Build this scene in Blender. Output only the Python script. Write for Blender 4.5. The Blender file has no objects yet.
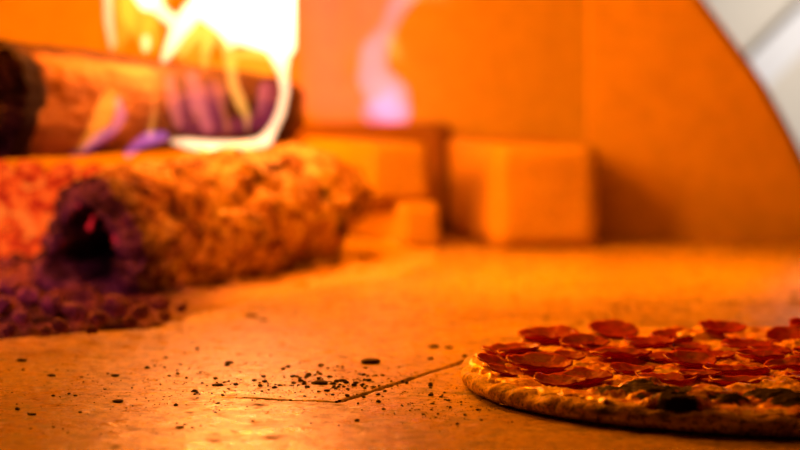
import bpy, bmesh, math, random
from mathutils import Vector, Matrix, noise
R = random.Random(7)
sc = bpy.context.scene
COL = sc.collection

# ------------------------------------------------------------ camera model
F = 2226.0            # focal length in pixels of an 800 px wide frame
H = 0.1567            # lens height over the oven floor
PITCH = math.atan(165.0 / F)
CAM = Vector((0, 0, H))
fwd = Vector((0, math.cos(PITCH), -math.sin(PITCH)))
upv = Vector((0, math.sin(PITCH), math.cos(PITCH)))

def ray(x, y):
    return fwd + Vector((1, 0, 0)) * ((x - 400) / F) + upv * ((225 - y) / F)
def P(x, y, Y):
    d = ray(x, y)
    return CAM + d * (Y / d.y)
def G(x, y, z=0.0):
    d = ray(x, y)
    return CAM + d * ((z - H) / d.z)

# ------------------------------------------------------------ helpers
def empty(name, loc):
    o = bpy.data.objects.new(name, None)
    o.empty_display_size = 0.02
    COL.objects.link(o)
    o.location = loc
    return o
def tag(o, label=None, cat=None, group=None, kind=None):
    if label: o['label'] = label
    if cat: o['category'] = cat
    if group: o['group'] = group
    if kind: o['kind'] = kind
    return o
def mesh_obj(name, verts, faces, mat=None, parent=None, smooth=True, origin=None):
    me = bpy.data.meshes.new(name)
    if origin is not None:
        verts = [Vector(v) - Vector(origin) for v in verts]
    me.from_pydata([tuple(v) for v in verts], [], faces)
    if smooth:
        me.polygons.foreach_set('use_smooth', [True] * len(me.polygons))
    me.update()
    o = bpy.data.objects.new(name, me)
    COL.objects.link(o)
    if mat: me.materials.append(mat)
    if parent: o.parent = parent
    if origin is not None and parent is None: o.location = origin
    return o
def bm_obj(name, bm, mat=None, parent=None, smooth=True):
    me = bpy.data.meshes.new(name)
    bm.to_mesh(me); bm.free()
    if smooth:
        me.polygons.foreach_set('use_smooth', [True] * len(me.polygons))
    o = bpy.data.objects.new(name, me)
    COL.objects.link(o)
    if mat: me.materials.append(mat)
    if parent: o.parent = parent
    return o
def fbm(v, oct=4, s=1.0, off=0.0):
    p = Vector(v) * s + Vector((off, off * 1.7, -off))
    a, t, n = 1.0, 0.0, 0.0
    for _ in range(oct):
        t += noise.noise(p) * a; n += a
        p = p * 2.03; a *= 0.55
    return t / n
def sstep(a, b, x):
    t = min(1, max(0, (x - a) / (b - a)))
    return t * t * (3 - 2 * t)
def color_attr(o, name, vals):
    at = o.data.attributes.new(name, 'FLOAT', 'POINT')
    at.data.foreach_set('value', vals)

# ------------------------------------------------------------ node helpers
class NT:
    def __init__(s, name):
        s.m = bpy.data.materials.new(name); s.m.use_nodes = True
        s.t = s.m.node_tree; s.t.nodes.clear()
        s.out = s.t.nodes.new('ShaderNodeOutputMaterial')
    def n(s, typ, **kw):
        nd = s.t.nodes.new(typ)
        for k, v in kw.items():
            if k.startswith('_'): setattr(nd, k[1:], v)
        return nd
    def l(s, a, b): s.t.links.new(a, b)
    def coord(s): return s.n('ShaderNodeTexCoord').outputs['Object']
    def noise(s, scale, detail=5, rough=.55, vec=None, dist=0):
        nd = s.n('ShaderNodeTexNoise')
        nd.inputs['Scale'].default_value = scale; nd.inputs['Detail'].default_value = detail
        nd.inputs['Roughness'].default_value = rough; nd.inputs['Distortion'].default_value = dist
        s.l(vec if vec is not None else s.coord(), nd.inputs['Vector'])
        return nd.outputs['Fac']
    def ramp(s, fac, stops, interp='LINEAR'):
        nd = s.n('ShaderNodeValToRGB'); e = nd.color_ramp.elements
        nd.color_ramp.interpolation = interp
        while len(e) < len(stops): e.new(0.5)
        for i, (p, c) in enumerate(stops):
            e[i].position = p; e[i].color = (c[0], c[1], c[2], 1) if isinstance(c, tuple) else (c, c, c, 1)
        s.l(fac, nd.inputs['Fac'])
        return nd.outputs['Color']
    def mix(s, fac, a, b, mode='MIX'):
        nd = s.n('ShaderNodeMix', _data_type='RGBA', _blend_type=mode)
        for sock, v in ((nd.inputs[0], fac), (nd.inputs[6], a), (nd.inputs[7], b)):
            if isinstance(v, (int, float)): sock.default_value = v
            elif isinstance(v, tuple): sock.default_value = (*v, 1)
            else: s.l(v, sock)
        return nd.outputs[2]
    def math(s, op, a, b=0.0):
        nd = s.n('ShaderNodeMath', _operation=op)
        for sock, v in ((nd.inputs[0], a), (nd.inputs[1], b)):
            if isinstance(v, (int, float)): sock.default_value = v
            else: s.l(v, sock)
        return nd.outputs[0]
    def stretch(s, sx, sy, sz):
        nd = s.n('ShaderNodeMapping'); nd.inputs['Scale'].default_value = (sx, sy, sz)
        s.l(s.coord(), nd.inputs['Vector']); return nd.outputs['Vector']
    def attr(s, name):
        nd = s.n('ShaderNodeAttribute'); nd.attribute_name = name; return nd.outputs['Fac']
    def bump(s, h, strength, dist):
        nd = s.n('ShaderNodeBump'); nd.inputs['Strength'].default_value = strength
        nd.inputs['Distance'].default_value = dist; s.l(h, nd.inputs['Height']); return nd.outputs['Normal']
    def bsdf(s, col, rough=.8, spec=.5, normal=None, emis=None, estr=0, sss=0, sssr=(1, .2, .1), coat=0):
        b = s.n('ShaderNodeBsdfPrincipled')
        for k, v in (('Base Color', col), ('Roughness', rough), ('Specular IOR Level', spec),
                     ('Emission Color', emis), ('Emission Strength', estr), ('Coat Weight', coat)):
            if v is None: continue
            if isinstance(v, tuple): b.inputs[k].default_value = (*v, 1)
            elif isinstance(v, (int, float)): b.inputs[k].default_value = v
            else: s.l(v, b.inputs[k])
        if sss:
            b.inputs['Subsurface Weight'].default_value = sss
            b.inputs['Subsurface Radius'].default_value = sssr
            b.inputs['Subsurface Scale'].default_value = 0.004
        if normal is not None: s.l(normal, b.inputs['Normal'])
        return b
    def surf(s, sh): s.l(sh.outputs[0], s.out.inputs['Surface']); return s.m

# ------------------------------------------------------------ materials
def m_floor():
    t = NT('hearth_stone')
    big = t.noise(9, 4, .6); mid = t.noise(55, 5, .65); fine = t.noise(420, 4, .7); tiny = t.noise(900, 2, .6)
    base = t.ramp(big, [(.3, (.66, .44, .10)), (.55, (.90, .67, .12)), (.75, (.96, .74, .15))])
    base = t.mix(1.0, base, t.ramp(mid, [(.34, .32), (.48, .82), (.60, 1.0)]), 'MULTIPLY')
    base = t.mix(1.0, base, t.ramp(t.noise(150, 4, .7), [(.34, .30), (.47, .88), (.58, 1.0)]), 'MULTIPLY')
    base = t.mix(1.0, base, t.ramp(fine, [(.30, .35), (.46, .9), (.6, 1.0)]), 'MULTIPLY')
    base = t.mix(1.0, base, t.ramp(tiny, [(.32, .3), (.42, 1.0), (.9, 1.0)]), 'MULTIPLY')
    base = t.mix(t.attr('dark'), base, (.030, .018, .014))
    rgh = t.math('ADD', t.ramp(mid, [(.3, .46), (.62, .23)]), t.math('MULTIPLY', t.attr('dark'), .5))
    h = t.math('ADD', t.math('MULTIPLY', fine, .5), t.math('MULTIPLY', mid, 1.4))
    return t.surf(t.bsdf(base, rgh, .42, t.bump(h, .55, .0010)))
def m_wall(name, c=(.80, .56, .04)):
    t = NT(name)
    n1 = t.noise(5, 4); n2 = t.noise(60, 5, .6)
    col = t.mix(1.0, t.ramp(n1, [(.3, tuple(x * .82 for x in c)), (.7, c)]), t.ramp(n2, [(.3, .85), (.6, 1.0)]), 'MULTIPLY')
    return t.surf(t.bsdf(col, .85, .2, t.bump(n2, .4, .002)))
def m_brick(name, c):
    t = NT(name)
    n1 = t.noise(25, 5, .6); n2 = t.noise(260, 3, .6)
    col = t.mix(1.0, t.ramp(n1, [(.3, tuple(x * .75 for x in c)), (.65, c)]), t.ramp(n2, [(.3, .6), (.5, 1.0)]), 'MULTIPLY')
    return t.surf(t.bsdf(col, .88, .2, t.bump(t.math('ADD', n1, n2), .5, .0015)))
def m_ashbark():
    t = NT('ashy_bark')
    v = t.stretch(1, 1.6, 1.6)
    n1 = t.noise(42, 6, .68, v, .6); n2 = t.noise(150, 4, .65); n3 = t.noise(14, 3)
    col = t.ramp(n1, [(.33, (.05, .02, .012)), (.43, (.34, .14, .03)), (.53, (.70, .42, .10)), (.68, (.95, .74, .20))])
    col = t.mix(1.0, col, t.ramp(n2, [(.3, .4), (.5, 1.0)]), 'MULTIPLY')
    col = t.mix(t.attr('dark'), col, (.035, .014, .018))
    return t.surf(t.bsdf(col, .95, .1, t.bump(t.math('ADD', n1, t.math('MULTIPLY', n2, .4)), 1.0, .006)))
def m_charend():
    t = NT('charred_end_grain')
    n1 = t.noise(60, 5, .7); n2 = t.noise(200, 3)
    col = t.ramp(n1, [(.36, (.012, .003, .006)), (.49, (.10, .038, .055)), (.68, (.42, .19, .25))])
    col = t.mix(t.attr('dark'), col, (.003, .001, .002))
    spots = t.ramp(t.noise(75, 1, .5), [(.64, 0.0), (.74, 1.0)])
    glow = t.math('MULTIPLY', spots, t.attr('glow'))
    return t.surf(t.bsdf(col, .9, .15, t.bump(t.math('ADD', n1, n2), .9, .004), (1, .02, .03), t.math('MULTIPLY', glow, 1.3)))
def m_wood():
    t = NT('burning_split_wood')
    v = t.stretch(5, 55, 55)
    g = t.noise(1.0, 6, .65, v, .4); n = t.noise(22, 4, .6); kn = t.noise(60, 3)
    col = t.ramp(g, [(.28, (.12, .045, .015)), (.42, (.42, .20, .06)), (.6, (.64, .34, .10)), (.8, (.72, .42, .12))])
    col = t.mix(t.ramp(n, [(.54, 0.0), (.70, .7)]), col, (.12, .04, .02))
    col = t.mix(t.attr('dark'), col, (.020, .007, .010))
    return t.surf(t.bsdf(col, .8, .2, t.bump(g, .8, .004)))
def m_char(name='charcoal', c=(.05, .03, .04)):
    t = NT(name)
    n1 = t.noise(120, 4, .7)
    col = t.ramp(n1, [(.35, tuple(x * .25 for x in c)), (.7, c)])
    return t.surf(t.bsdf(col, .85, .25, t.bump(n1, .8, .002)))
def m_ash():
    t = NT('ash')
    n1 = t.noise(45, 5, .7); n2 = t.noise(160, 4, .7)
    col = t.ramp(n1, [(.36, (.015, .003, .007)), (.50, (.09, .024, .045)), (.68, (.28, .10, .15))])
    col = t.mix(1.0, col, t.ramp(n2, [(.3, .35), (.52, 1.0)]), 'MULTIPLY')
    col = t.mix(t.attr('dark'), col, (.80, .56, .14))  # firelight on the ash is painted in: mixes to a warm pale tone
    return t.surf(t.bsdf(col, .95, .1, t.bump(t.math('ADD', n1, n2), 1.0, .004)))
def m_ember():
    t = NT('glowing_ember')
    n1 = t.noise(70, 4, .6, None, .6)
    e = t.ramp(n1, [(.34, (.10, .002, .001)), (.44, (.55, .015, .003)), (.53, (1.0, .08, .006)), (.74, (1.0, .26, .03))])
    return t.surf(t.bsdf((.06, .02, .015), .9, .1, t.bump(n1, .8, .004), e, 1.0))
def m_crust():
    t = NT('baked_crust')
    n1 = t.noise(55, 5, .65); n2 = t.noise(500, 3, .6)
    col = t.ramp(t.noise(110, 5, .7), [(.36, (.16, .06, .02)), (.47, (.60, .36, .13)), (.62, (.88, .64, .30))])
    col = t.mix(1.0, col, t.ramp(n2, [(.36, .3), (.5, 1.0)]), 'MULTIPLY')
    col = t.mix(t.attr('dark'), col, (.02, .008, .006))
    return t.surf(t.bsdf(col, .72, .3, t.bump(t.math('ADD', n1, t.math('MULTIPLY', n2, .4)), .6, .0012), sss=.12))
def m_cheese():
    t = NT('melted_cheese')
    n1 = t.noise(70, 5, .65); n2 = t.noise(300, 4, .6)
    col = t.ramp(n1, [(.34, (.50, .09, .02)), (.45, (.88, .40, .08)), (.58, (1.0, .74, .26))])
    col = t.mix(t.ramp(n2, [(.56, 0.0), (.70, .7)]), col, (.38, .07, .02))
    col = t.mix(t.ramp(t.attr('dark'), [(.0, 0.0), (.35, 1.0)]), col, (.42, .035, .01))
    col = t.mix(t.ramp(t.attr('dark'), [(.35, 0.0), (.75, 1.0)]), col, (.012, .003, .004))
    rg = t.math('ADD', t.math('MULTIPLY', t.attr('dark'), .5), .34)
    sp = t.math('SUBTRACT', .42, t.math('MULTIPLY', t.attr('dark'), .38))
    return t.surf(t.bsdf(col, rg, sp, t.bump(t.math('ADD', n1, n2), .8, .0016), sss=.05))
def m_pep():
    t = NT('pepperoni_meat')
    n1 = t.noise(160, 4, .6); n2 = t.noise(600, 2)
    col = t.ramp(n1, [(.35, (.20, .004, .003)), (.55, (.42, .012, .006)), (.75, (.60, .05, .02))])
    col = t.mix(t.attr('dark'), col, (.50, .07, .02))
    b = t.bsdf(col, .42, .28, t.bump(t.math('ADD', n1, n2), .7, .0006))
    tr = t.n('ShaderNodeBsdfTranslucent'); tr.inputs['Color'].default_value = (.85, .012, .004, 1)
    mx = t.n('ShaderNodeMixShader'); mx.inputs[0].default_value = .26
    t.l(b.outputs[0], mx.inputs[1]); t.l(tr.outputs[0], mx.inputs[2])
    return t.surf(mx)
def m_plain(name, c, rough=.8):
    t = NT(name); n1 = t.noise(6, 3)
    return t.surf(t.bsdf(t.ramp(n1, [(.3, tuple(x * .93 for x in c)), (.7, c)]), rough, .2))
def m_flame(name, rgb):
    t = NT(name)
    e = t.n('ShaderNodeEmission')
    mx = max(rgb)
    e.inputs['Color'].default_value = (rgb[0] / mx, rgb[1] / mx, rgb[2] / mx, 1)
    e.inputs['Strength'].default_value = mx
    t.l(e.outputs[0], t.out.inputs['Volume'])
    t.m.cycles.homogeneous_volume = True if hasattr(t.m.cycles, 'homogeneous_volume') else False
    return t.m

M = dict(floor=m_floor(), wall=m_wall('oven_wall_render'), wall2=m_wall('oven_side_render', (.80, .52, .04)),
         brick=m_brick('fire_brick', (.72, .46, .05)), slab=m_brick('dark_slab', (.34, .17, .04)),  # slab gets a darker brick colour
         bark=m_ashbark(), end=m_charend(), wood=m_wood(), char=m_char(), ash=m_ash(), ember=m_ember(),
         crumb=m_char('burnt_crumb', (.07, .03, .02)), lump=m_char('ashy_charcoal', (.36, .12, .17)),
         crust=m_crust(), cheese=m_cheese(), pep=m_pep(), cream=m_plain('cream_plaster', (.74, .66, .55)),
         white=m_plain('white_paint', (.88, .85, .84)),
         f_white=m_flame('white_hot_flame', (330, 180, 95)), f_yellow=m_flame('yellow_flame', (150, 62, 10)),
         f_orange=m_flame('orange_flame', (90, 26, 2)), f_violet=m_flame('violet_flame', (10, .8, 4.2)),
         f_pink=m_flame('pink_flame', (46, 14, 27)), f_lilac=m_flame('lilac_flame', (26, 9, 42)),
         f_rose=m_flame('rose_flame', (44, 9, 8)),
         f_haze=m_flame('pink_wall_glow', (3, .25, 1.2)))

# ------------------------------------------------------------ floor
tc = G(340, 402)                                   # corner of the hearth tiles
dA = (G(215, 397) - tc).normalized(); dB = (G(460, 363) - tc).normalized()
def seg_dist(p, a, d, L0, L1):
    t = min(L1, max(L0, (p - a).dot(d)))
    return (p - a - d * t).length, t
seams = [(tc, dA, 0, .062, 1.0), (tc, dB, 0, .75, 1.0),
         (G(-30, 352), (G(110, 358) - G(-30, 352)).normalized(), 0, .10, .45)]
burn = [(G(720, 303), .12, .035, .5), (G(430, 299), .03, .008, .45), (G(640, 300), .05, .012, .4)]
def axis_pts(lo, hi, f0, f1, fine, coarse):
    out = []; x = lo
    while x < hi:
        out.append(x)
        x += fine if f0 <= x < f1 else (coarse if (x < f0 - .1 or x > f1 + .1) else fine * 3)
    out.append(hi); return out
xs = axis_pts(-1.3, 1.3, -.21, .20, .0013, .03)
ys = axis_pts(.25, 2.6, .90, 1.22, .0016, .02)
V, D = [], []
for y in ys:
    for x in xs:
        p = Vector((x, y, 0)); z = 0; dk = 0
        if .7 < y < 1.9 and abs(x) < .45:
            jit = fbm((x, y, 0), 3, 110) * .0013
            for a, d, l0, l1, w in seams:
                ds, t = seg_dist(p, a, d, l0, l1)
                ds += jit
                wd = .0012 * (1 + .5 * fbm((t, 0, 3), 2, 60))
                k = (1 - sstep(wd * .5, wd * 1.5, ds)) * w * (1 - .8 * sstep(l1 * .7, l1, t))
                z -= .0022 * k
                dk = max(dk, k * .95)
            z += fbm((x, y, 0), 4, 60) * .0006
            for c, rx, ry, s in burn:
                q = ((x - c.x) / rx) ** 2 + ((y - c.y) / ry) ** 2
                if q < 1.6:
                    dk = max(dk, s * (1 - sstep(.2, 1.4, q)) * sstep(-.25, .3, fbm((x, y, 9), 4, 45)))
            # sooty streaks in the tile face
            sk = fbm((x + y * .2, y * .7, 4), 5, 150)
            dk = max(dk, sstep(.08, .40, sk) * .72)
            sp = fbm((x, y, 14), 2, 330)
            dk = max(dk, sstep(.34, .46, sp) * .8 * sstep(-.3, .2, fbm((x, y, 2), 3, 14)))
        V.append((x, y, z)); D.append(dk)
nx = len(xs)
Fc = [(j * nx + i, j * nx + i + 1, (j + 1) * nx + i + 1, (j + 1) * nx + i) for j in range(len(ys) - 1) for i in range(nx - 1)]
fl = mesh_obj('floor', V, Fc, M['floor']); color_attr(fl, 'dark', D)
tag(fl, 'stone oven floor of pale tiles with a dark open seam', 'floor', kind='structure')

# ------------------------------------------------------------ walls
def slab(name, x0, x1, y0, y1, z0, z1, mat, bevel=.004, rot=0, **kw):
    bm = bmesh.new(); bmesh.ops.create_cube(bm, size=1)
    for v in bm.verts:
        v.co = Vector(((x0 + x1) / 2 + v.co.x * (x1 - x0), (y0 + y1) / 2 + v.co.y * (y1 - y0), (z0 + z1) / 2 + v.co.z * (z1 - z0)))
    bmesh.ops.bevel(bm, geom=bm.edges[:], offset=bevel, segments=2, affect='EDGES')
    return bm_obj(name, bm, mat, smooth=False)
w = slab('wall_back', -1.2, .26, 2.10, 2.2, -.01, .75, M['wall'])
tag(w, 'smooth orange lit rear wall of the oven', 'wall', kind='structure')
w = slab('wall_left', -1.3, -1.2, .3, 2.2, -.01, .75, M['wall'])
tag(w, 'left wall of the oven beyond the fire', 'wall', kind='structure')
# right wall: stepped forward, cut along a slanting edge
edge = [P(688, -24, 1.93), P(705, 0, 1.93), P(731, 34, 1.93), P(752, 64, 1.93), P(759, 72, 1.93), P(778, 104, 1.93), P(800, 146, 1.93), P(835, 222, 1.93)]
topx = edge[0] + Vector((-.045, 0, .34))
poly = [Vector((.1640, 1.93, -.01)), Vector((.1640, 1.93, topx.z)), Vector((topx.x, 1.93, topx.z))] + edge + [Vector((edge[-1].x + .02, 1.93, -.01))]
bm = bmesh.new()
f = bm.faces.new([bm.verts.new(v) for v in poly])
ex = bmesh.ops.extrude_face_region(bm, geom=[f])
for v in ex['geom']:
    if isinstance(v, bmesh.types.BMVert): v.co.y += .03
bmesh.ops.recalc_face_normals(bm, faces=bm.faces[:])
bmesh.ops.bevel(bm, geom=[e for e in bm.edges if all(v.co.x > .2 for v in e.verts)], offset=.007, segments=3, affect='EDGES')
w = bm_obj('wall_right', bm, M['wall2'], smooth=False)
tag(w, 'orange oven side wall ending in a slanting edge at the opening', 'wall', kind='structure')
# the bright room beyond the opening
w = slab('wall_outside', .20, 2.2, 3.0, 3.05, -.3, 1.2, M['cream'])
tag(w, 'cream wall of the room outside the oven opening', 'wall', kind='structure')
a, b = P(735, 92, 2.98), P(850, -22, 2.98)
dv = (b - a).normalized(); nv = Vector((-dv.z, 0, dv.x)) * .022
a, b = a - dv * .2, b + dv * .5
vs = [a - nv, b - nv, b + nv, a + nv]; vs += [v + Vector((0, -.03, 0)) for v in vs]
w = mesh_obj('trim_1', vs, [(0, 1, 2, 3), (7, 6, 5, 4), (0, 4, 5, 1), (1, 5, 6, 2), (2, 6, 7, 3), (3, 7, 4, 0)], M['white'], smooth=False)
tag(w, 'slanting white trim on the cream wall outside', 'trim', kind='structure')

# ------------------------------------------------------------ fire bricks
def brick(label, corner, wdt, dep, z0, z1, ang, mat, seed):
    """corner = nearest bottom corner; front face runs right, side face runs back-left"""
    bm = bmesh.new(); bmesh.ops.create_cube(bm, size=1)
    for v in bm.verts:
        v.co = Vector(((v.co.x + .5) * wdt, (v.co.y + .5) * dep, (v.co.z + .5) * (z1 - z0)))
    bmesh.ops.bevel(bm, geom=bm.edges[:], offset=.0035, segments=3, affect='EDGES')
    bmesh.ops.triangulate(bm, faces=[f for f in bm.faces if len(f.verts) > 4])
    bmesh.ops.subdivide_edges(bm, edges=[e for e in bm.edges if e.calc_length() > .02], cuts=7, use_grid_fill=True)
    for v in bm.verts:
        v.co += Vector((fbm(v.co, 3, 70, seed), fbm(v.co, 3, 70, seed + 3), 0)) * .0012
    o = bm_obj('firebrick', bm, mat, smooth=True)
    o.location = (corner.x, corner.y, z0); o.rotation_euler = (0, 0, ang)
    tag(o, label, 'brick', 'firebricks at the back of the oven')
    return o
A = math.radians
c = P(496, 250, 1.836)
brick('square firebrick block standing alone right of the gap, its shadow on the wall', c, .088, .20, 0, .0868, A(10.5), M['brick'], 1)
c = P(402, 250, 1.835)
brick('lower firebrick under the left stack, closest to the log', c, .034, .16, 0, .0385, A(18), M['brick'], 2)
c = P(369, 210, 1.838)
brick('upper firebrick of the left stack, bright on its left side', c, .056, .155, .0390, .0875, A(24), M['brick'], 5)
c = P(292, 200, 2.03)
brick('dark firebrick slab behind the left stack below the lilac flame', c, .146, .055, 0, .0985, A(0), M['slab'], 6)

# ------------------------------------------------------------ logs
def make_log(A0, B0, rad, seed, amp, body_name, body_mat, end_mat, hollow, squash=None, nring=150, nseg=150, dark_fn=None):
    ax = (B0 - A0); L = ax.length; ax.normalize()
    side = ax.cross(Vector((0, 0, 1))).normalized(); up = side.cross(ax).normalized()
    root = A0
    def rr(t, th):
        r = rad(t)
        q = (math.cos(th) * 1.0, math.sin(th) * 1.0, t * L / .05)
        n = fbm(q, 5, 1.5, seed) * amp + abs(fbm(q, 4, 3.4, seed + 5)) * -amp * .55 + fbm(q, 4, 9, seed) * amp * .22
        if squash: r *= squash(t, th)
        return r * (1 + n)
    vs, fs, dk = [], [], []
    for i in range(nring + 1):
        t = i / nring
        for j in range(nseg):
            th = 2 * math.pi * j / nseg
            r = rr(t, th)
            ccc = ax * (t * L + fbm((math.cos(th), math.sin(th), 0), 4, 2.2, seed + 9) * .016 * (1 - t) ** 3)
            vs.append(ccc + side * (math.cos(th) * r) + up * (math.sin(th) * r))
            dk.append(dark_fn(t, th) if dark_fn else 0)
    for i in range(nring):
        for j in range(nseg):
            k = (j + 1) % nseg
            fs.append((i * nseg + j, i * nseg + k, (i + 1) * nseg + k, (i + 1) * nseg + j))
    # rounded far end
    last = nring * nseg
    base = len(vs); steps = 10
    for s in range(1, steps + 1):
        a = s / steps * math.pi / 2
        for j in range(nseg):
            th = 2 * math.pi * j / nseg
            r = rr(1, th) * max(math.cos(a), .02)
            vs.append(ax * (L + math.sin(a) * .022 * (1 + fbm((th, s * .2, 0), 2, 2, seed))) + side * (math.cos(th) * r) + up * (math.sin(th) * r))
            dk.append(0.3)
        b0 = last if s == 1 else base + (s - 2) * nseg
        b1 = base + (s - 1) * nseg
        for j in range(nseg):
            k = (j + 1) % nseg
            fs.append((b0 + j, b0 + k, b1 + k, b1 + j))
    return root, vs, fs, dk, rr, (ax, side, up, L)

def end_face(rr, fr, seed, hollow, depth, nseg=150, steps=34):
    """front end: ring of cracked char running in to a hollow"""
    ax, side, up, L = fr
    vs, fs, dk, gl = [], [], [], []
    for s in range(steps + 1):
        q = 1 - s / steps
        for j in range(nseg):
            th = 2 * math.pi * j / nseg
            r = rr(0, th) * (q * .995 + .004)
            edge = fbm((math.cos(th), math.sin(th), 0), 4, 2.2, seed + 9) * .016
            hw = hollow * (1 + .22 * fbm((math.cos(th) * 2, math.sin(th) * 2, 5), 3, 1.4, seed))
            inn = sstep(hw + .07, hw - .10, q)
            crack = fbm((math.cos(th) * 7, math.sin(th) * 7, q * 1.2), 3, 1.2, seed + 4)
            o = edge * q - abs(crack) * .012 * sstep(.2, .6, q) * (q < .985) + fbm((r * 60, th, q * 3), 3, 2, seed) * .003 + inn * depth
            o -= .006 * sstep(.95, .7, q) * (1 - inn)
            vs.append(ax * o + side * (math.cos(th) * r) + up * (math.sin(th) * r))
            dk.append(max(inn, .0)); gl.append((1 - inn) * sstep(hw + .45, hw + .05, q) * sstep(-.4, .3, math.sin(th)))
    for s in range(steps):
        for j in range(nseg):
            k = (j + 1) % nseg
            fs.append((s * nseg + j, (s + 1) * nseg + j, (s + 1) * nseg + k, s * nseg + k))
    return vs, fs, dk, gl

# lower, ash covered hollow log
A0 = P(92, 247, 1.445); B0 = P(342, 196, 1.73)
def rad_lo(t):
    r = .0430 + .0075 * sstep(0, .30, t) - .004 * sstep(.45, .75, t) - .022 * sstep(.76, 1.02, t)
    return r
def sq_lo(t, th):      # end is peaked at the top and wide at the foot
    k = (1 - sstep(0, .35, t))
    return 1 + k * (.22 * math.cos(th - math.pi * .62) ** 4 * (math.sin(th) > 0) + .12 * (math.cos(th) < 0) * abs(math.cos(th)) * (math.sin(th) < .2)
                    - .26 * max(0, math.cos(th - math.pi * .80)) ** 3 + .20 * max(0, math.cos(th - math.pi * 1.18)) ** 3
                    - .06 * max(0, math.cos(th - math.pi * .18)) ** 3 + .14 * max(0, math.cos(th + math.pi * .22)) ** 3)
def dk_lo(t, th):
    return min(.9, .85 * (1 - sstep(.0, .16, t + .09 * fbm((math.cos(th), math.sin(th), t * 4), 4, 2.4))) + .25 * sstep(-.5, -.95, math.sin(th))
               + .9 * sstep(.13, .32, fbm((math.cos(th) * 1.4, math.sin(th) * 1.4, t * 7), 4, 1.6, 4)))
root, vs, fs, dk, rr, fr = make_log(A0, B0, rad_lo, 3.1, .30, 'bark', M['bark'], M['end'], .5, sq_lo, dark_fn=dk_lo)
lo = empty('firewood_log', A0)
tag(lo, 'thick hollow log crusted with pale ash, lying on the oven floor', 'log', 'burning logs')
def settle(vs):      # the log has burnt down flat where it rests on the hearth
    for v in vs:
        z = v[2] + A0.z
        if z < .004: v[2] = .0015 + .0025 * math.exp((z - .004) / .02) - A0.z
settle(vs)
o = mesh_obj('bark', vs, fs, M['bark'], lo); color_attr(o, 'dark', dk)
vs, fs, dk, gl = end_face(rr, fr, 3.1, .52, .05); settle(vs)
o = mesh_obj('hollow_end', vs, fs, M['end'], lo); color_attr(o, 'dark', dk); color_attr(o, 'glow', gl)
o['label'] = 'charred black hollow end'

# upper split log
A1 = P(-19, 98, 1.50); B1 = P(272, 110, 1.735)
def rad_up(t): return .0445 - .016 * t
def sq_up(t, th):
    c8 = abs(math.cos(th * 2 + .4))
    return 1.03 - .10 * c8
def dk_up(t, th):
    e = t + .045 * fbm((math.cos(th) * 1.5, math.sin(th) * 1.5, t), 4, 2.2, 2)
    d = 1 - sstep(.050, .066, e)
    topedge = sstep(.62, .86, math.sin(th) + .12 * fbm((t * 6, th, 2), 3, 2))
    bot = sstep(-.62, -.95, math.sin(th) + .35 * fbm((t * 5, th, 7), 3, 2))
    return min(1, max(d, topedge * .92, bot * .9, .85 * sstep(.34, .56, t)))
root, vs, fs, dk, rr2, fr2 = make_log(A1, B1, rad_up, 8.3, .11, 'split_wood', M['wood'], M['end'], .3, sq_up, dark_fn=dk_up)
up_ = empty('firewood_log', A1)
tag(up_, 'split brown log with a black charred end, lying across the lower log', 'log', 'burning logs')
# express in a frame whose x axis runs along the grain so that the material grain follows it
rot = Matrix((fr2[0], fr2[1], fr2[2])).transposed().to_4x4()
inv = rot.inverted()
def grain_obj(name, vs, fs, mat, parent):
    o = mesh_obj(name, [inv @ Vector(v) for v in vs], fs, mat, parent); o.matrix_local = rot; return o
o = grain_obj('split_wood', vs, fs, M['wood'], up_); color_attr(o, 'dark', dk)
vs, fs, dk, gl = end_face(rr2, fr2, 8.3, .1, .004)
o = grain_obj('burnt_end', vs, fs, M['end'], up_); color_attr(o, 'dark', [max(.72, d) for d in dk]); color_attr(o, 'glow', [0.0] * len(dk))
o['label'] = 'black burnt end'

# ------------------------------------------------------------ ash bed
def ash_front(x):      # near limit of the ash, in ground coordinates
    pts = [(-80, 343), (60, 338), (150, 330), (195, 316), (260, 298), (330, 286), (400, 278), (440, 262)]
    g = [G(a, b) for a, b in pts]
    if x <= g[0].x: return g[0].y
    for p, q in zip(g, g[1:]):
        if p.x <= x <= q.x: return p.y + (q.y - p.y) * (x - p.x) / (q.x - p.x)
    return g[-1].y
lax = Vector((B0.x - A0.x, B0.y - A0.y, 0)); llen = lax.length; lax.normalize()
x0, x1, y0, y1, st = -.62, .03, 1.20, 1.95, .0028
nxx = int((x1 - x0) / st); nyy = int((y1 - y0) / st)
V, Fc, D, idx = [], [], [], {}
for j in range(nyy + 1):
    for i in range(nxx + 1):
        x = x0 + i * st; y = y0 + j * st
        yf = ash_front(x)
        d = y - yf + fbm((x, y, 0), 4, 28) * .03
        if d < -.004: continue
        lt = (Vector((x, y, 0)) - Vector((A0.x, A0.y, 0))).dot(lax)
        if .006 < lt < llen * .97 and abs((Vector((x, y, 0)) - Vector((A0.x, A0.y, 0))).cross(lax).z) < .030: continue
        if x > -.075 and y > 1.825: continue
        e = min(sstep(0, .10, d), sstep(0, .04, x1 - x), sstep(0, .05, x - x0))
        lump = abs(fbm((x, y, 2), 4, 40)) * .026 + abs(fbm((x, y, 5), 3, 130)) * .005
        hmax = .001 + .007 * sstep(.16, .30, d)
        lump *= .35 + .65 * sstep(-.12, -.2, x)
        z = -.0015 + e * (hmax + lump) + .003 * sstep(0, .012, d) * (1 + 2 * fbm((x, y, 1), 3, 150))
        idx[(i, j)] = len(V); V.append((x, y, z)); D.append(.85 * sstep(-.16, -.09, x))  # painted firelight grows towards the right of the ash
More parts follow.
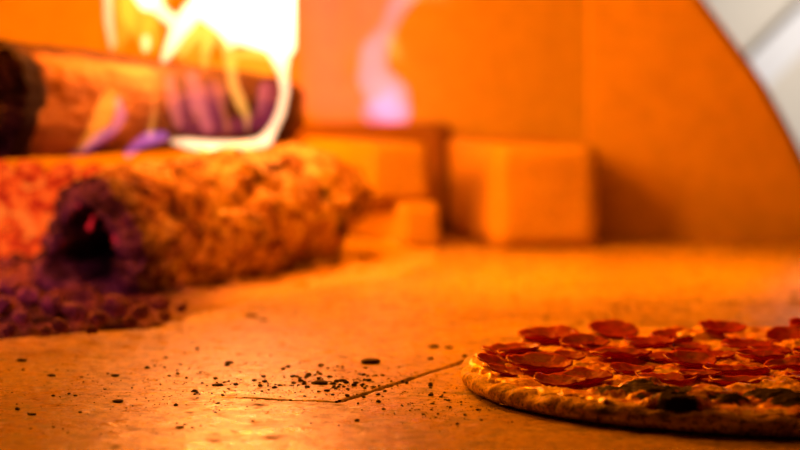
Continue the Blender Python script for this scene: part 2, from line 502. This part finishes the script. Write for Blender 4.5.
for (i, j), k in list(idx.items()):
    if (i + 1, j) in idx and (i, j + 1) in idx and (i + 1, j + 1) in idx:
        Fc.append((k, idx[(i + 1, j)], idx[(i + 1, j + 1)], idx[(i, j + 1)]))
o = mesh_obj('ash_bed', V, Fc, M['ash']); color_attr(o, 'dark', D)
tag(o, 'lumpy grey ash spread on the floor around the foot of the logs', 'ash', kind='stuff')

# ------------------------------------------------------------ lumps, embers, crumbs
def rock_mesh(name, seed, sub, mat, amp=.35, sc3=(1, 1, .7), size=.012):
    bm = bmesh.new(); bmesh.ops.create_icosphere(bm, subdivisions=sub, radius=1)
    for v in bm.verts:
        n = v.co.normalized()
        v.co = n * (1 + amp * fbm(n, 4, 1.6, seed) - amp * .6 * abs(fbm(n, 3, 3, seed + 2)))
        v.co = Vector((v.co.x * sc3[0], v.co.y * sc3[1], v.co.z * sc3[2])) * size
    me = bpy.data.meshes.new(name); bm.to_mesh(me); bm.free(); me.materials.append(mat)
    me.polygons.foreach_set('use_smooth', [True] * len(me.polygons))
    return me
def put(name, me, loc, s, rot, label, cat, group):
    o = bpy.data.objects.new(name, me); COL.objects.link(o)
    k = 1 / (.0018 if cat == 'crumb' else .012)
    o.location = loc; o.scale = (s * k, s * k, s * k) if not isinstance(s, tuple) else (s[0] * k, s[1] * k, s[2] * k); o.rotation_euler = rot
    return tag(o, label, cat, group)
em = [rock_mesh('ember', 11 + k * 3.7, 4, M['ember'], .55, (1, .9, .8)) for k in range(5)]
ember_spots = [(-30, 245, 20), (8, 250, 19), (40, 248, 16), (-45, 210, 22), (-8, 215, 22), (28, 222, 20), (58, 228, 15),
               (-25, 182, 21), (12, 188, 21), (45, 192, 20), (75, 196, 16), (95, 182, 14), (-2, 165, 15), (30, 168, 16), (62, 170, 16),
               (92, 168, 12), (120, 172, 11), (-45, 170, 15)]
for k, (x, y, r) in enumerate(ember_spots):
    p = P(x, y + (7 if y < 200 else 0), 1.585 + R.uniform(-.008, .03)); s = r / F * 1.58
    p.z = max(p.z, s * .8)
    put('ember', em[k % 5], p, s * 1.12, (R.uniform(-.6, .6), R.uniform(-.6, .6), R.uniform(0, 6)),
        'orange glowing ember in the heap left of the hollow log', 'ember', 'glowing embers heaped behind the hollow end')
lm = [rock_mesh('charcoal_lump', 40 + k * 2.9, 4, M['lump'], .95, (1, .85, .7)) for k in range(5)]
lspots = [(8, 285, 14), (30, 296, 13), (2, 305, 12), (52, 305, 14), (22, 318, 10), (75, 312, 13), (98, 318, 11), (118, 306, 14),
          (60, 326, 9), (140, 312, 11), (160, 304, 10), (130, 322, 8), (40, 280, 11), (5, 268, 13), (24, 262, 12), (165, 316, 7), (92, 330, 6), (10, 330, 8), (46, 330, 6), (182, 308, 6)]
for k, (x, y, r) in enumerate(lspots):
    Y = G(x, y, .012).y; s = r / F * Y
    p = G(x, y, .010 + s * .35)
    put('charcoal_lump', lm[k % 5], p, s, (R.uniform(-.4, .4), R.uniform(-.4, .4), R.uniform(0, 6)),
        'ashy purple grey lump of charcoal in the ash before the hollow log', 'charcoal', 'ashy lumps in front of the hollow log')
# chunks fallen off under the far end of the log
for k, (x, y, r) in enumerate([(345, 262, 15), (372, 258, 12), (322, 274, 10), (300, 284, 8), (362, 272, 8), (390, 268, 7)]):
    Y = G(x, y + r * .5).y; s = r / F * Y
    p = P(x, y, Y)
    if k == 0: bmesh_ash = [rock_mesh('ash_clump', 70 + q * 3.1, 3, M['brick'], .6, (1.2, .9, .7)) for q in range(3)]
    put('ash_clump', bmesh_ash[k % 3], Vector((p.x, Y, s * .45)), s, (R.uniform(-.3, .3), 0, R.uniform(0, 6)),
        'pale orange clump of ash below the far end of the hollow log', 'ash clump', 'ash clumps below the far end of the log')

cm = [rock_mesh('charcoal_crumb', 90 + k * 2.3, 2, M['crumb'], .6, (1.2, .9, .6), .0018) for k in range(6)]
big = [(370, 363, 9, 'flat black crumb beyond the tile corner, widest of the lone crumbs'),
       (320, 384, 7, 'broad black flake amid the crumb cluster beside the tile corner'),
       (342, 381, 4, 'small black flake just right of the broad flake beside the tile seam'),
       (434, 347, 5, 'black crumb near the left rim of the pizza, behind the seam'),
       (449, 348, 4, 'little black crumb closest to the pizza edge behind the seam'),
       (252, 317, 6, 'black crumb alone on the floor just past the ash'),
       (264, 321, 4, 'small dark crumb right beside the lone crumb past the ash'),
       (118, 402, 5, 'black crumb on the near left tile, largest in that area'),
       (229, 363, 4, 'black crumb standing alone behind the scattered crumbs'),
       (218, 386, 5, 'black crumb at the left end of the tile seam'),
       (22, 361, 5, 'dark crumb at the far left of the floor by the faint seam'),
       (52, 376, 4, 'dark flat crumb on the left tile behind the others'),
       (115, 376, 4, 'small crumb in the middle of the left tile'),
       (180, 428, 4, 'dark crumb closest to the bright reflection on the floor'),
       (32, 415, 4, 'dark crumb on the near left corner of the floor')]
for k, (x, y, r, lab) in enumerate(big):
    Y = G(x, y).y; s = r / F * Y
    put('charcoal_crumb', cm[k % 6], G(x, y) + Vector((0, 0, s * .22)), (s, s * 1.1, s * .6), (0, 0, R.uniform(-.4, .4)), lab, 'crumb', 'larger charcoal crumbs')
n = 0
while n < 290:
    u = R.random()
    if u < .42: x, y = R.gauss(335, 40), R.gauss(382, 8)
    elif u < .62: x, y = R.gauss(215, 50), R.gauss(382, 11)
    elif u < .80: x, y = R.gauss(450, 30), R.gauss(402, 10)
    else: x, y = R.uniform(10, 480), R.uniform(352, 436)
    if not (0 < x < 560 and 345 < y < 440): continue
    g = G(x, y)
    pc = G(790, 386)
    if (Vector((g.x - pc.x, g.y - pc.y))).length < .168: continue
    s = R.choice([.9, 1.0, 1.1, 1.3, 1.5, 1.8, 2.4]) / F * g.y * 1.15
    put('charcoal_crumb', cm[n % 6], g + Vector((0, 0, s * .3)), s, (0, 0, R.uniform(0, 6)),
        'tiny black charcoal crumb scattered on the floor tiles', 'crumb', 'tiny crumbs scattered around the tile seam')
    n += 1

bm = bmesh.new()
for k in range(1500):
    u = R.random()
    if u < .40: x, y = R.gauss(325, 60), R.gauss(384, 11)
    elif u < .65: x, y = R.gauss(190, 70), R.gauss(388, 14)
    elif u < .85: x, y = R.gauss(450, 40), R.gauss(404, 12)
    else: x, y = R.uniform(-40, 520), R.uniform(340, 450)
    if not (-60 < x < 700 and 335 < y < 470): continue
    g = G(x, y); s = R.uniform(.25, .7) / F * g.y
    bmesh.ops.create_icosphere(bm, subdivisions=1, radius=1, matrix=Matrix.Translation(g + Vector((0, 0, s * .3))) @ Matrix.Diagonal((s * R.uniform(.8, 1.8), s * R.uniform(.8, 1.8), s * .7, 1)))
tag(bm_obj('charcoal_dust', bm, M['crumb']), 'fine black charcoal dust sprinkled over the floor tiles between the crumbs', 'dust', kind='stuff')

# ------------------------------------------------------------ pizza
PC = G(790, 386); PR = 332 / F * PC.y
pz = empty('pizza', PC)
tag(pz, 'pepperoni pizza with browned cheese and a thin crust on the oven floor', 'pizza')
def rim(th): return PR * (1 + .010 * fbm((math.cos(th) * 3, math.sin(th) * 3, 0), 3, 1, 2))
def chars(x, y):
    """amount of charring at a pizza-local place"""
    c = 0
    for px, py, r in CH:
        d = math.hypot((x - px) * .9, (y - py) * .8) / r
        c = max(c, 1 - sstep(.55, 1.15, d + .8 * fbm((x, y, 0), 3, 170)))
    return c
CH = []
for px, py, r in ((617, 392, .0075), (640, 390, .009), (662, 394, .011), (678, 404, .010), (730, 400, .007), (776, 398, .011), (795, 403, .010), (602, 402, .004)):
    g = G(px, py - 4, .013) - PC; CH.append((g.x, g.y, r * 1.35))
def top_h(x, y, r):
    q = r / PR
    body = .0082
    edge = .0012 * math.exp(-((q - .93) / .05) ** 2)
    return body + edge
def surf_h(x, y):
    r = math.hypot(x, y)
    n = fbm((x, y, 0), 4, 62) * .0042 + abs(fbm((x, y, 3), 4, 150)) * .0028
    bub = 0
    for cx, cy, rr_ in CH: 
        d = math.hypot(x - cx, y - cy) / (rr_ * 1.3)
        if d < 1: bub = max(bub, .0045 * (1 - d * d))
    for cx, cy, rr_ in BUB:
        d = math.hypot(x - cx, y - cy) / rr_
        if d < 1: bub = max(bub, .0042 * math.sqrt(1 - d * d))
    return top_h(x, y, r) + n + bub
BUB = []
for px, py, r in ((705, 392, .017), (790, 384, .020), (745, 388, .011), (700, 333, .014), (640, 384, .010), (560, 398, .010), (800, 345, .012)):
    g = G(px, py, .012) - PC; BUB.append((g.x, g.y, r))
nseg = 420
# crust body
prof = [(0.0, .0), (.60, .0), (.90, .0), (.965, .0004), (.988, .0014), (.999, .0036), (1.0, .0056), (.993, .0074), (.978, .0088), (.955, .0092), (.92, .0088), (.88, .0082), (.70, .0075), (.3, .0075), (0, .0075)]
vs, fs, dk = [], [], []
def pr_interp():
    out = []
    for a, b in zip(prof, prof[1:]):
        k = max(1, int(math.hypot((b[0] - a[0]) * PR, b[1] - a[1]) / .0022))
        for s in range(k): out.append((a[0] + (b[0] - a[0]) * s / k, a[1] + (b[1] - a[1]) * s / k))
    out.append(prof[-1]); return out
pp = pr_interp()
for q, h in pp:
    for j in range(nseg):
        th = 2 * math.pi * j / nseg; r = rim(th) * max(q, .002)
        x, y = r * math.cos(th), r * math.sin(th)
        n = fbm((x, y, h * 2), 4, 70, 1) * .0030 + fbm((x, y, h), 3, 260) * .0010
        hh = h * (1 + .22 * fbm((math.cos(th) * 4, math.sin(th) * 4, 0), 3, 1, 7)) + (n if h > .003 else 0)
        rr_ = r * (1 + (n * .8 / PR if q > .9 else 0))
        vs.append((rr_ * math.cos(th), rr_ * math.sin(th), max(hh, 0) + .0003))
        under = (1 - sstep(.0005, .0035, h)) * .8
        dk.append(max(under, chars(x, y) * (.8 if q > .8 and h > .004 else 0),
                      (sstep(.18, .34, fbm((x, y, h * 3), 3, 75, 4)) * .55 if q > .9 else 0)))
for i in range(len(pp) - 1):
    for j in range(nseg):
        k = (j + 1) % nseg
        fs.append((i * nseg + j, i * nseg + k, (i + 1) * nseg + k, (i + 1) * nseg + j))
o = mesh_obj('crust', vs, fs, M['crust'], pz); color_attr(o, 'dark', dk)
# cheese
vs, fs, dk = [], [], []
nr = 130
for i in range(nr + 1):
    q = max(.003, i / nr) ** .8
    for j in range(nseg):
        th = 2 * math.pi * j / nseg
        lim = .978 + .06 * fbm((math.cos(th) * 8, math.sin(th) * 8, 1), 4, 1.2, 3)
        r = rim(th) * q * lim
        x, y = r * math.cos(th), r * math.sin(th)
        z = surf_h(x, y) + .0012 - .0075 * sstep(.975, 1.0, q)
        vs.append((x, y, z)); dk.append(chars(x, y) * .95)
for i in range(nr):
    for j in range(nseg):
        k = (j + 1) % nseg
        fs.append((i * nseg + j, i * nseg + k, (i + 1) * nseg + k, (i + 1) * nseg + j))
o = mesh_obj('melted_cheese', vs, fs, M['cheese'], pz); color_attr(o, 'dark', dk)

# pepperoni slices: cupped, thick edged discs
def pep_mesh(seed, cup, fold):
    nr_, ns = 12, 56; t = .0013
    top, dkk = [], []
    for i in range(nr_ + 1):
        q = i / nr_
        for j in range(ns):
            th = 2 * math.pi * j / ns
            r = q * (1 + .05 * fbm((math.cos(th), math.sin(th), 0), 3, 1.5, seed))
            z = cup * q ** 2.2 * (1 + fold * math.cos(2 * th)) + .05 * fbm((q * math.cos(th), q * math.sin(th), 1), 3, 2.6, seed)
            z += .10 * q ** 3 * fbm((math.cos(th) * 2, math.sin(th) * 2, 4), 2, 1.6, seed)
            sh = 1 - .10 * cup * q * q
            top.append(Vector((r * math.cos(th) * sh, r * math.sin(th) * sh, z)))
            dkk.append(sstep(.90, 1.0, q) * .6)
    n0 = len(top)
    vs = [v * .0185 for v in top] + [v * .0185 - Vector((0, 0, t)) for v in top]
    fs = []
    for i in range(nr_):
        for j in range(ns):
            k = (j + 1) % ns
            a, b, c_, d = i * ns + j, i * ns + k, (i + 1) * ns + k, (i + 1) * ns + j
            fs.append((a, d, c_, b)); fs.append((n0 + a, n0 + b, n0 + c_, n0 + d))
    for j in range(ns):
        k = (j + 1) % ns; a, b = nr_ * ns + j, nr_ * ns + k
        fs.append((a, n0 + a, n0 + b, b))
    me = bpy.data.meshes.new('pepperoni_slice'); me.from_pydata([tuple(v) for v in vs], [], fs)
    me.polygons.foreach_set('use_smooth', [True] * len(me.polygons)); me.materials.append(M['pep'])
    at = me.attributes.new('dark', 'FLOAT', 'POINT'); at.data.foreach_set('value', dkk + [0.0] * n0)
    return me
pm = [pep_mesh(5, .21, .15), pep_mesh(9, .17, -.25), pep_mesh(14, .25, .1), pep_mesh(21, .19, .3)]
# px, py of centre, width in px, tilt towards camera (deg), roll (deg)
PEPS = [(548, 335, 56, 8, 0), (613, 328, 46, 22, 4), (512, 347, 54, 0, -4), (585, 341, 46, 12, 0), (524, 352, 50, 0, 3),
        (497, 360, 40, 10, 18), (539, 362, 62, 9, 4), (583, 373, 56, 8, -4), (566, 352, 36, 10, 0), (621, 352, 56, -3, 0),
        (600, 346, 38, 4, 5), (560, 378, 50, 6, 2), (650, 340, 48, 2, 0), (664, 352, 46, 5, -3), (690, 358, 50, 12, 5),
        (672, 332, 40, 8, 0), (722, 331, 44, 14, 3), (747, 340, 48, 3, 0), (791, 335, 46, 20, -6), (668, 374, 60, -3, 0),
        (736, 366, 62, -4, 2), (712, 350, 42, 4, 0), (760, 353, 46, 2, 2), (790, 360, 48, 4, -2), (742, 377, 60, -5, 0),
        (505, 368, 36, 6, 14), (690, 343, 38, 3, 0), (632, 364, 42, 4, 2), (700, 372, 40, -2, 0),
        (770, 347, 40, 5, 3), (820, 350, 50, 5, 0), (830, 368, 50, 3, 0), (850, 338, 46, 8, 0), (815, 378, 54, 0, 0)]
placed = []
def put_pep(lx, ly, s, tx, ty, k):
    z = surf_h(lx, ly) + .0016
    for qx, qy, qz in placed:
        if math.hypot(lx - qx, ly - qy) < .020: z = max(z, qz + .0006)
    z = min(z, surf_h(lx, ly) + .0040)
    placed.append((lx, ly, z))
    o = bpy.data.objects.new('pepperoni_slice', pm[k % 4]); COL.objects.link(o); o.parent = pz
    o.location = (lx, ly, z + .0185 * s * abs(math.sin(A(tx))) * .55); o.scale = (s, s, s)
    o.rotation_euler = (A(tx), A(ty), 0)
    o.rotation_euler.rotate_axis('Z', R.uniform(0, 6.28))
for k, (px, py, wpx, tx, ty) in enumerate(PEPS):
    g = G(px, py, .0135) - PC
    s = wpx / F * (PC.y + g.y) / 2 / .0185
    put_pep(g.x, g.y, s * 1.12, tx * .55 - 1, ty, k)
for k in range(400):     # the rest of the round, outside the frame
    r = PR * .88 * math.sqrt(R.random()); th = R.uniform(0, 6.283)
    lx, ly = r * math.cos(th), r * math.sin(th)
    if lx < .030: continue
    if any(math.hypot(lx - q[0], ly - q[1]) < .027 for q in placed): continue
    put_pep(lx, ly, R.uniform(.95, 1.1), R.uniform(-6, 10), R.uniform(-6, 6), k)

# ------------------------------------------------------------ flames
def strokes_mesh(name, strokes, Y, mat, parent, base, flat=1.0, vox=.0018, sm=3):
    bm = bmesh.new()
    for st_ in strokes:
        pts = [(P(s[0], s[1], Y + (s[3] if len(s) > 3 else 0)), s[2] / F * Y) for s in st_]
        for (p, r), (q, r2) in zip(pts, pts[1:]):
            k = max(2, int((q - p).length / (min(r, r2) * .35)) + 1)
            for i in range(k + 1):
                t = i / k; c = p.lerp(q, t) - base; rr_ = r + (r2 - r) * t
                mt = Matrix.Translation(c) @ Matrix.Diagonal((rr_, rr_ * flat, rr_, 1))
                bmesh.ops.create_icosphere(bm, subdivisions=2, radius=1, matrix=mt)
    o = bm_obj(name, bm, mat, parent, smooth=False)
    md = o.modifiers.new('r', 'REMESH'); md.mode = 'VOXEL'; md.voxel_size = vox
    md = o.modifiers.new('s', 'SMOOTH'); md.iterations = sm; md.factor = .6
    dg = bpy.context.evaluated_depsgraph_get(); dg.update()
    me = bpy.data.meshes.new_from_object(o.evaluated_get(dg))
    o.modifiers.clear(); o.data = me; me.name = name
    return o
def flame(label, base, parts, group='flames'):
    e = empty('flame', base); tag(e, label, 'flame', group)
    for name, strokes, Y, mat, flat, vox in parts:
        strokes_mesh(name, strokes, Y, M[mat], e, base, flat, vox)
    return e
YF = 1.590
flame('big white hot flame curling up over both logs', P(262, 143, YF), [
    ('flame_core', [
        [(172, 141, 4), (190, 144, 7), (215, 147, 8), (240, 145, 6), (258, 143, 7), (266, 140, 8), (274, 127, 6), (281, 112, 6), (285, 92, 6), (283, 72, 7), (279, 50, 13)],
        [(284, 45, 14), (276, 20, 22), (262, -10, 36), (230, -40, 45)],
        [(268, 26, 26), (248, 22, 22), (234, 8, 24), (214, -14, 26)],
        [(212, -4, 14), (192, 12, 12), (178, 32, 10), (169, 50, 7), (164, 60, 5)],
        [(250, 42, 5), (236, 42, 5), (229, 46, 5)],
        [(240, 30, 16), (226, 22, 15), (206, 8, 15)],
        [(275, 38, 17), (250, 34, 15), (228, 32, 11)],
        [(148, 0, 13), (140, -20, 16), (160, 10, 8), (172, 20, 8)],
        ], YF, 'f_white', .8, .0020),
    ('flame_tongue', [
        [(227, 42, 9), (230, 60, 7), (233, 84, 7), (241, 104, 7), (247, 116, 5), (247, 130, 3)],
        [(222, 8, 12), (212, 30, 10), (206, 50, 7), (204, 68, 4)],
        [(196, 30, 9), (180, 52, 7)],
        [(275, 50, 12), (255, 52, 7), (238, 54, 5)],
        ], YF - .004, 'f_yellow', .75, .0016),
    ('flame_veil', [
        [(180, 64, 5), (200, 64, 6), (225, 66, 7), (262, 70, 10)],
        [(150, 40, 14), (140, 10, 22), (150, -20, 30)],
        [(205, 15, 14), (200, 40, 13), (190, 58, 9)], [(240, 60, 12), (268, 66, 13)],
        [(216, 80, 5), (222, 105, 5), (228, 130, 5)],
        ], YF - .012, 'f_orange', .5, .0018),
    ('violet_base', [
        [(185, 128, 8), (210, 128, 10), (240, 125, 10), (268, 118, 12), (268, 90, 13)],
        [(185, 100, 12), (186, 125, 10)],
        [(212, 95, 16), (215, 120, 12)],
        ], YF - .002, 'f_violet', .7, .0022),
    ('pink_tongue', [[(192, 78, 9), (198, 105, 10), (208, 128, 7)]], YF - .016, 'f_rose', 1.0, .0016),
    ('pink_tongue', [[(170, 80, 7), (174, 105, 8), (178, 125, 6)]], YF - .016, 'f_rose', 1.0, .0016),
    ('pink_tongue', [[(264, 88, 6), (260, 110, 5)]], YF - .016, 'f_rose', 1.0, .0016),
])
flame('slim yellow flame rising behind the top of the split log', P(110, 48, 1.60), [
    ('flame_core', [[(109, -30, 7), (108, 0, 6), (109, 22, 6), (112, 42, 5), (112, 50, 3)]], 1.62, 'f_white', .45, .0014),
    ('flame_veil', [[(112, -30, 16), (122, 0, 14), (125, 25, 12), (118, 48, 6)], [(145, 48, 8), (150, 20, 8)]], 1.62, 'f_orange', .6, .0018)])
flame('small round yellow flame tip between the yellow flame and the white flame', P(146, 52, 1.60), [
    ('flame_core', [[(146, 39, 5), (146, 46, 5), (145, 52, 2.5)]], 1.60, 'f_white', .7, .0012)])
flame('leaning orange flame with a violet foot licking the side of the split log', P(76, 153, 1.500), [
    ('flame_core', [[(113, 88, 5), (110, 102, 12), (102, 118, 12), (92, 134, 8), (82, 147, 5), (76, 152, 3)]], 1.500, 'f_orange', .7, .0014),
    ('pink_tongue', [[(118, 100, 5), (121, 115, 7), (115, 128, 6), (98, 138, 6), (84, 149, 4)]], 1.492, 'f_pink', .9, .0014),
    ('violet_base', [[(112, 134, 5), (98, 144, 5), (84, 152, 5), (72, 154, 4)]], 1.485, 'f_violet', 1.4, .0014)])
flame('thin orange flame with a violet foot where the two logs meet', P(130, 152, 1.530), [
    ('flame_core', [[(154, 95, 3), (154, 115, 4), (150, 135, 5)]], 1.530, 'f_yellow', .5, .0012),
    ('violet_base', [[(128, 154, 5), (138, 144, 6), (150, 138, 8), (164, 136, 6)]], 1.526, 'f_lilac', 1.0, .0014)])
flame('tall lilac and pink flame in front of the rear wall', P(385, 122, 2.055), [
    ('flame_core', [[(398, 118, 14), (388, 98, 24), (372, 76, 18), (374, 52, 16), (388, 28, 10), (396, 8, 12), (410, -12, 14)]], 2.055, 'f_pink', .45, .003),
    ('violet_base', [[(402, 112, 12), (382, 112, 18), (372, 112, 14)], [(390, 95, 10), (392, 112, 10)]], 2.050, 'f_lilac', .35, .003),
    ('flame_tip', [[(400, 2, 5), (424, -4, 6), (448, 0, 4)], [(396, 55, 8), (392, 40, 8)]], 2.045, 'f_yellow', .25, .002),
    ('flame_veil', [[(322, -20, 34), (326, 40, 30), (325, 95, 28), (348, 98, 26)], [(360, 40, 24), (372, 0, 30)]], 2.05, 'f_haze', .9, .004)])  # haze volume stands in for the pink glow on the wall

# ------------------------------------------------------------ lights
def light(typ, name, loc, energy, col, size=.05, target=None, sizey=None):
    ld = bpy.data.lights.new(name, typ); ld.energy = energy; ld.color = col
    if typ == 'AREA':
        ld.size = size
        if sizey: ld.shape = 'RECTANGLE'; ld.size_y = sizey
    else: ld.shadow_soft_size = size
    o = bpy.data.objects.new(name, ld); COL.objects.link(o); o.location = loc
    if target is not None:
        o.rotation_euler = (Vector(target) - Vector(loc)).to_track_quat('-Z', 'Y').to_euler()
    return o
FIRE = (1.0, .215, .0008)
light('POINT', 'fire_light', P(235, -130, 1.60), 6.7, FIRE, .045)
light('POINT', 'rear_fire_light', P(255, 100, 1.92), .38, FIRE, .02)
light('AREA', 'pizza_fill', (.12, 1.36, .55), .45, FIRE, .14, (.14, 1.08, 0)).data.spread = A(110)  # added overhead fill to brighten the top of the pizza
light('AREA', 'far_floor_fill', (.16, 1.60, .55), .9, FIRE, .25, (.16, 1.62, 0)).data.spread = A(50)  # added fill pointing down to brighten the far floor and brick tops
hg = light('AREA', 'log_fill', (-.05, 1.22, .40), .28, FIRE, .2, (-.12, 1.6, .02))  # added fill from the front for the shaded side of the log
hg.data.spread = A(70)
light('AREA', 'dome_glow', (-.20, 1.42, .60), 1.1, FIRE, .45, (.1, 2.1, .05))
light('AREA', 'left_fire_light', (-.50, 1.64, .33), 6.0, FIRE, .14, (.10, 1.6, .0))
mo = light('SPOT', 'mouth_light', (-.45, .80, .30), 10.5, (1, .17, .40), .05, (-.31, 1.33, .0))
mo.data.spot_size = A(33); mo.data.spot_blend = 1.0
rl = light('SPOT', 'room_light', (.80, 2.35, .42), 25.0, (1, .95, .90), .06, (.60, 3.0, .22))
rl.data.spot_size = A(42); rl.data.spot_blend = .6
pk = light('SPOT', 'fire_key_light', P(140, -70, 1.62), 20.0, FIRE, .035, PC + Vector((-.03, 0, 0)))
pk.data.spot_size = A(34); pk.data.spot_blend = .7

wd = bpy.data.worlds.new('World'); sc.world = wd; wd.use_nodes = True
bg = wd.node_tree.nodes['Background']; bg.inputs['Color'].default_value = (1, .20, .015, 1); bg.inputs['Strength'].default_value = .02

# ------------------------------------------------------------ camera
cd = bpy.data.cameras.new('Camera'); cam = bpy.data.objects.new('Camera', cd); COL.objects.link(cam)
cam.location = CAM; cam.rotation_euler = (math.pi / 2 - PITCH, 0, 0)
cd.sensor_width = 36; cd.lens = F / 800 * 36; cd.clip_start = .01
cd.dof.use_dof = True; cd.dof.focus_distance = 1.03; cd.dof.aperture_fstop = 6.6
sc.camera = cam
sc.view_settings.view_transform = 'Standard'; sc.view_settings.look = 'None'
sc.view_settings.exposure = 0; sc.view_settings.gamma = 1
sc.cycles.use_denoising = True
sc.cycles.volume_bounces = 0; sc.cycles.transparent_max_bounces = 16
sc.cycles.sample_clamp_indirect = 3
